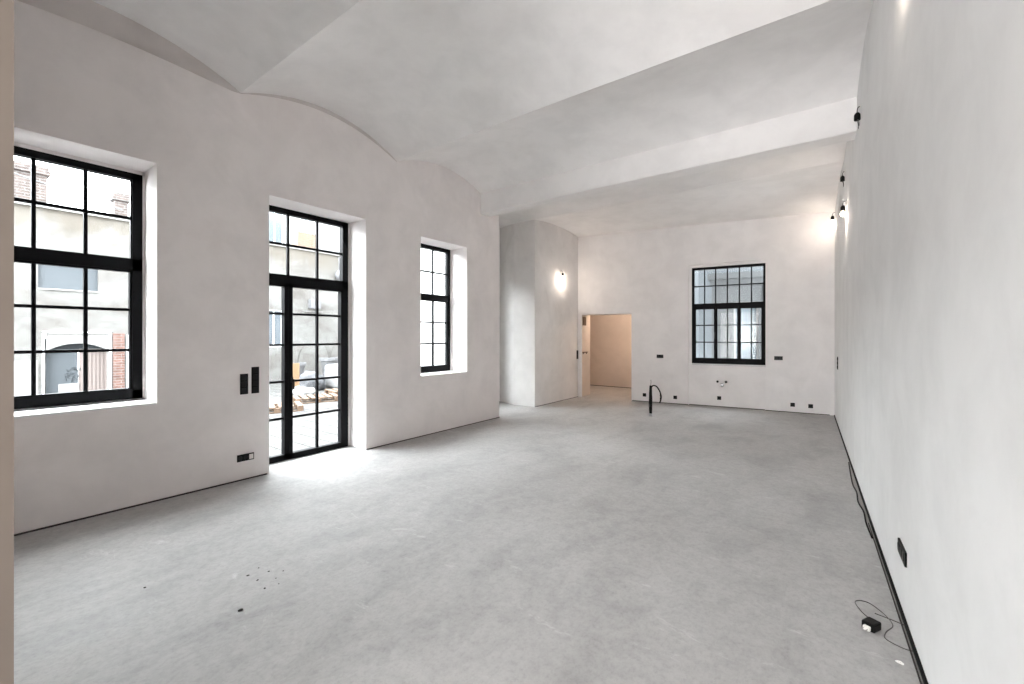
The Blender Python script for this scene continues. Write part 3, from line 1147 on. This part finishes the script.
for i in range(n):
    y = 2.50 + .56 * i / n
    add_box(bm, (-.20 + (.02 if i % 2 else 0), y, 0), (-.16 + (.02 if i % 2 else 0), y + .56 / n, 1.29))
obj('corrugated_panel', bm, M['pink_sheet'], gate)
bm = BM()                                        # loose painted scribble on the panel
rs = random.Random(5)
for cx, cz, n_ in ((2.30, .62, 5), (2.44, .58, 6), (2.42, .40, 3)):
    for i in range(n_):
        y, z = cx + rs.uniform(-.09, .09), cz + rs.uniform(-.16, .16)
        add_tube(bm, smooth_path([(-.146, y, z), (-.146, y + rs.uniform(-.08, .08), z + rs.uniform(-.1, .1)), (-.146, y + rs.uniform(-.09, .09), z + rs.uniform(-.12, .12))], 4), .010, 5)
obj('graffiti', bm, M['dark_void'], gate)
bm = BM(); add_box(bm, (-.146, 2.10, .10), (-.135, 2.50, .36)); obj('poster', bm, M['bag_white'], gate)
bm = BM(); add_box(bm, (-.05, 3.16, 0), (.03, 3.42, 1.74)); obj('brick_pier', bm, M['brick_red'], b)
bm = BM(); add_tube(bm, [(.08, 3.50, 0), (.08, 3.50, 1.60), (.05, 3.50, 1.66)], .055, 10); obj('drain_pipe', bm, M['white_paint'], b)
bm = BM(); add_box(bm, (-.05, 8.90, 2.72), (.22, 9.32, 3.08), .02); obj('vent_box', bm, M['lead'], b)
bm = BM(); add_box(bm, (0, 8.75, 2.60), (.10, 9.45, 2.63)); obj('vent_ledge', bm, M['stone'], b)
bm = BM()
add_tube(bm, [(0, 10.15, 4.9), (.10, 10.15, 4.9), (.10, 10.15, 4.35)], .02, 8)
add_lathe(bm, [(.05, .22), (.14, .12), (.17, .0), (.12, -.16), (.03, -.2)], 14, 'Z', (.12, 10.15, 4.15))
obj('wall_lantern', bm, M['lead'], b, True)


def chimney(x, y, z0, w, d, h, label, m, crown=True):
    t = thing('chimney', label, 'chimney', (x, y, z0), 0, 'chimneys on the courtyard building')
    bm = BM(); add_box(bm, (-d / 2, -w / 2, 0), (d / 2, w / 2, h)); obj('stack', bm, M[m], t)
    if crown:
        bm = BM()
        add_box(bm, (-d / 2 - .06, -w / 2 - .06, h), (d / 2 + .06, w / 2 + .06, h + .13))
        add_box(bm, (-d / 2 - .03, -w / 2 - .03, h + .13), (d / 2 + .03, w / 2 + .03, h + .22))
        obj('crown', bm, M['brick_pale'], t)
    return t


chimney(-17.30, 1.52, 4.86, .84, .50, 1.02, 'broad brick chimney at left in the first window', 'brick_pale')
chimney(-17.30, 3.48, 4.86, .30, .40, .74, 'small brick chimney at right in the first window', 'brick_pale')
chimney(-17.30, 9.15, 4.86, .75, .50, .85, 'tan brick stack seen through the door fanlight', 'brick_tan', False)
# roof behind the parapet
bm = BM()
vs = [bm.verts.new(p) for p in ((-.3, -12, 4.9), (-.3, 12.6, 4.9), (-3.2, 12.6, 5.0), (-3.2, -12, 5.0))]
lo = [bm.verts.new(v.co - Vector((0, 0, .15))) for v in vs]
bm.faces.new(vs); bm.faces.new(lo[::-1])
for i in range(4):
    bm.faces.new((lo[i], lo[(i + 1) % 4], vs[(i + 1) % 4], vs[i]))
obj('roof', bm, M['lead'], b)
bm = BM()
add_tube(bm, [(-16.6, -1.0, 6.15), (-16.6, 3.40, 5.22)], .018, 6)
tag(obj('overhead_wire', bm, M['dark_metal']), 'thin dark wire crossing sky above the courtyard building', 'wire')

# taller building behind, seen through the fanlight
b2 = thing('rear_building', 'tall pale building behind the low courtyard roof', 'building', (-20.0, 7.4, GZ))
bm = wall_bm(0, 12, 0, 11, 0, .4, tuple((x, x + .75, 5.6, 8.2) for x in (1.5, 3.0, 6.2, 8.0)), T_F)
obj('wall', bm, M['facade_pale'], b2)
for x in (1.5, 3.0, 6.2, 8.0):
    facade_window(b2, x, x + .75, 5.6, 8.2)
# blank wall added, white so that the narrow window view burns out
b3 = thing('white_backdrop', 'blank white wall added to burn out the narrow window view', 'building', (-11.2, 12.6, GZ), math.radians(-12))
bm = BM()
add_box(bm, (-5.4, 0, 0), (3.2, 4, 7.5))
obj('wall', bm, M['facade_white'], b3)
bm = BM()
add_box(bm, (-5.5, -.12, 7.5), (3.3, 4.1, 7.65))
obj('coping', bm, M['stone'], b3)

# ---- clutter in the courtyard
def pallet(x, y, z, rz, label):
    t = thing('pallet', label, 'pallet', (x, y, z), rz, 'wooden pallets in the courtyard')
    for i in range(6):
        bm = BM()
        add_box(bm, (-.5 + i * .18, -.4, .10), (-.5 + i * .18 + .11, .4, .125))
        obj('deck_board', bm, M['wood_pale'], t)
    for yy in (-.35, 0, .35):
        for xx in (-.45, 0, .45):
            bm = BM()
            add_box(bm, (xx - .06, yy - .05, .02), (xx + .06, yy + .05, .10))
            obj('block', bm, M['wood_pale'], t)
        bm = BM()
        add_box(bm, (-.51, yy - .05, 0), (.51, yy + .05, .02))
        obj('runner', bm, M['wood_pale'], t)
    return t


pallet(-9.9, 4.60, GZ, 1.2, 'wooden pallet at left of door view, nearest the camera')
pallet(-10.6, 5.90, GZ, 1.25, 'wooden pallet lying below the grey tarpaulin heap')
pallet(-11.2, 7.20, GZ, 1.35, 'wooden pallet at right, beside the white sack')


def soft_heap(name, loc, sx, sy, sz, m, label, cat, seed):
    bm = BM()
    bmesh.ops.create_icosphere(bm, subdivisions=4, radius=1)
    off = Vector((seed * 3.1, seed * 1.7, 0))
    for v in bm.verts:
        c = v.co.copy()
        k = 1 + .20 * noise.noise(c * 1.6 + off) + .09 * noise.noise(c * 4.3 + off)
        v.co = Vector((c.x * sx * k, c.y * sy * k, max(0, (c.z * .9 + .45)) * sz * k))
    o = obj(name, bm, M[m], None, True)
    o.location = loc
    return tag(o, label, cat)


soft_heap('tarpaulin_heap', (-12.75, 6.95, GZ), .36, .42, .42, 'bag_grey', 'grey tarpaulin heap behind the pallets in courtyard', 'tarpaulin', 1)
soft_heap('sack_pile', (-11.55, 6.02, GZ), .30, .40, .20, 'bag_white', 'low pale sack pile behind the pallets', 'sacks', 2)
t = thing('bulk_bag', 'white bulk sack with green side behind the right pallet', 'sack', (-12.7, 8.10, GZ), .25)
bm = BM()
add_box(bm, (-.40, -.55, 0), (.40, .45, .75), .09)
for v in bm.verts:
    v.co += Vector((.06 * noise.noise(v.co * 3), .06 * noise.noise(v.co * 3 + Vector((4, 0, 0))), 0))
obj('sack_body', bm, M['bag_white'], t, True)
bm = BM(); add_box(bm, (.10, .46, 0), (.30, .62, .82), .02); obj('side_panel', bm, M['green'], t)
t = thing('board', 'orange wooden board standing upright in the courtyard', 'board', (-12.2, 6.16, GZ), .2)
bm = BM(); add_box(bm, (-.02, -.17, 0), (.02, .17, .88), .006); obj('panel', bm, M['wood_orange'], t)
bm = BM(); add_box(bm, (-.30, -.03, 0), (-.02, .03, .06)); add_box(bm, (-.08, -.03, .05), (-.02, .03, .70)); obj('brace', bm, M['wood_pale'], t)


def urn(x, y, r, h, label):
    t = thing('planter', label, 'planter', (x, y, GZ), 0, 'grey planters in the courtyard')
    bm = BM()
    add_lathe(bm, [(r * .55, 0), (r * .62, .05), (r * .75, h * .5), (r * .95, h * .88), (r * 1.1, h * .9), (r * 1.1, h), (r * .92, h), (r * .85, h * .86), (.01, h * .84)], 18)
    obj('pot', bm, M['lead'], t)
    bm = BM()
    rr = random.Random(int(h * 1000))
    for i in range(16):
        a, L = rr.uniform(0, 6.28), rr.uniform(.25, .6)
        add_tube(bm, smooth_path([(0, 0, h * .8), (.08 * math.cos(a), .08 * math.sin(a), h + L * .5), (L * .4 * math.cos(a), L * .4 * math.sin(a), h + L)], 3), .008, 5)
    obj('dry_stems', bm, M['wire_grey'], t)


urn(-13.6, 6.95, .26, .80, 'left grey planter behind the courtyard pallets')
urn(-13.9, 8.25, .30, .90, 'right grey planter behind the white sack')
t = thing('red_crate', 'small red crate at right edge of the door view', 'crate', (-13.2, 9.35, GZ), .2)
bm = BM(); add_box(bm, (-.25, -.3, 0), (.25, .3, .62), .02); obj('crate_body', bm, M['red'], t)
bm = BM(); add_box(bm, (-.27, -.32, .62), (.27, .32, .70), .02); obj('crate_lid', bm, M['bag_white'], t)

# ---------------------------------------------------------------- the house's upper storeys, above the vault
bm = BM()
add_box(bm, (-5.64, -5.2, 4.96), (1.2, 10.9, 13))
struct('wall_upper', bm, M['facade_pale'], label='upper storeys of the house above the vaulted room', cat='wall')

# ---------------------------------------------------------------- light well beyond the far window
bm = BM()
add_box(bm, (-4.6, 12.7, -.4), (-4.2, 18.0, 11))
add_box(bm, (-4.6, 10.92, 3.02), (-4.2, 12.7, 11))  # unseen extension added to block sun coming over the back room
struct('wall_lightwell', bm, M['grey_wall'], label='plain pale side wall of the light well', cat='wall')
bm = BM()
add_box(bm, (-2.4, 10.9, -.4), (9, 24, -.12))
struct('ground_lightwell', bm, M['lead'], label='grey ground outside the far window', cat='ground')
b4 = thing('far_building', 'grey building with cornice outside the far window', 'building', (-1.5, 14.6, -.12), BACK_RZ)
bm = wall_bm(-1.5, 6.0, 0, 3.40, 0, .4, ((-.9, -.25, .5, 2.7), (.75, 1.4, .5, 2.7), (2.4, 3.1, .5, 2.7)))
obj('wall', bm, M['grey_building'], b4)
bm = BM()
add_box(bm, (-1.6, -.16, 3.40), (6.1, .45, 3.58)); add_box(bm, (-1.55, -.08, 3.22), (6.1, 0, 3.40))
obj('cornice', bm, M['grey_building'], b4)
bm = BM()
for x in (-.1, .55, 1.6, 2.2):
    add_box(bm, (x, -.07, 0), (x + .14, 0, 3.22))
obj('pilaster', bm, M['grey_building'], b4)
for (x0, x1) in ((-.9, -.25), (.75, 1.4), (2.4, 3.1)):
    bm = BM(); add_box(bm, (x0, .16, .5), (x1, .2, 2.7)); w = obj('window', bm, M['dark_glass'], b4)
    bm = BM()
    f = .05
    for (a, c, d, e) in ((x0, x0 + f, .5, 2.7), (x1 - f, x1, .5, 2.7), (x0, x1, 2.65, 2.7), (x0, x1, .5, .56), (x0, x1, 1.5, 1.58)):
        add_box(bm, (a, .12, d), (c, .16, e))
    obj('window_frame', bm, M['facade_pale'], w)
b5 = thing('sky_backdrop', 'plain grey wall standing in for the pale sky behind the cornice', 'building', (-4.5, 18.2, -.12), BACK_RZ)  # flat wall added in place of the grey sky above the cornice
bm = BM(); add_box(bm, (.0, 0, 0), (12, .4, 9.5)); obj('wall', bm, M['grey_wall'], b5)
bm = BM(); add_box(bm, (-.1, -.15, 9.5), (12.1, .5, 9.7)); obj('coping', bm, M['stone'], b5)
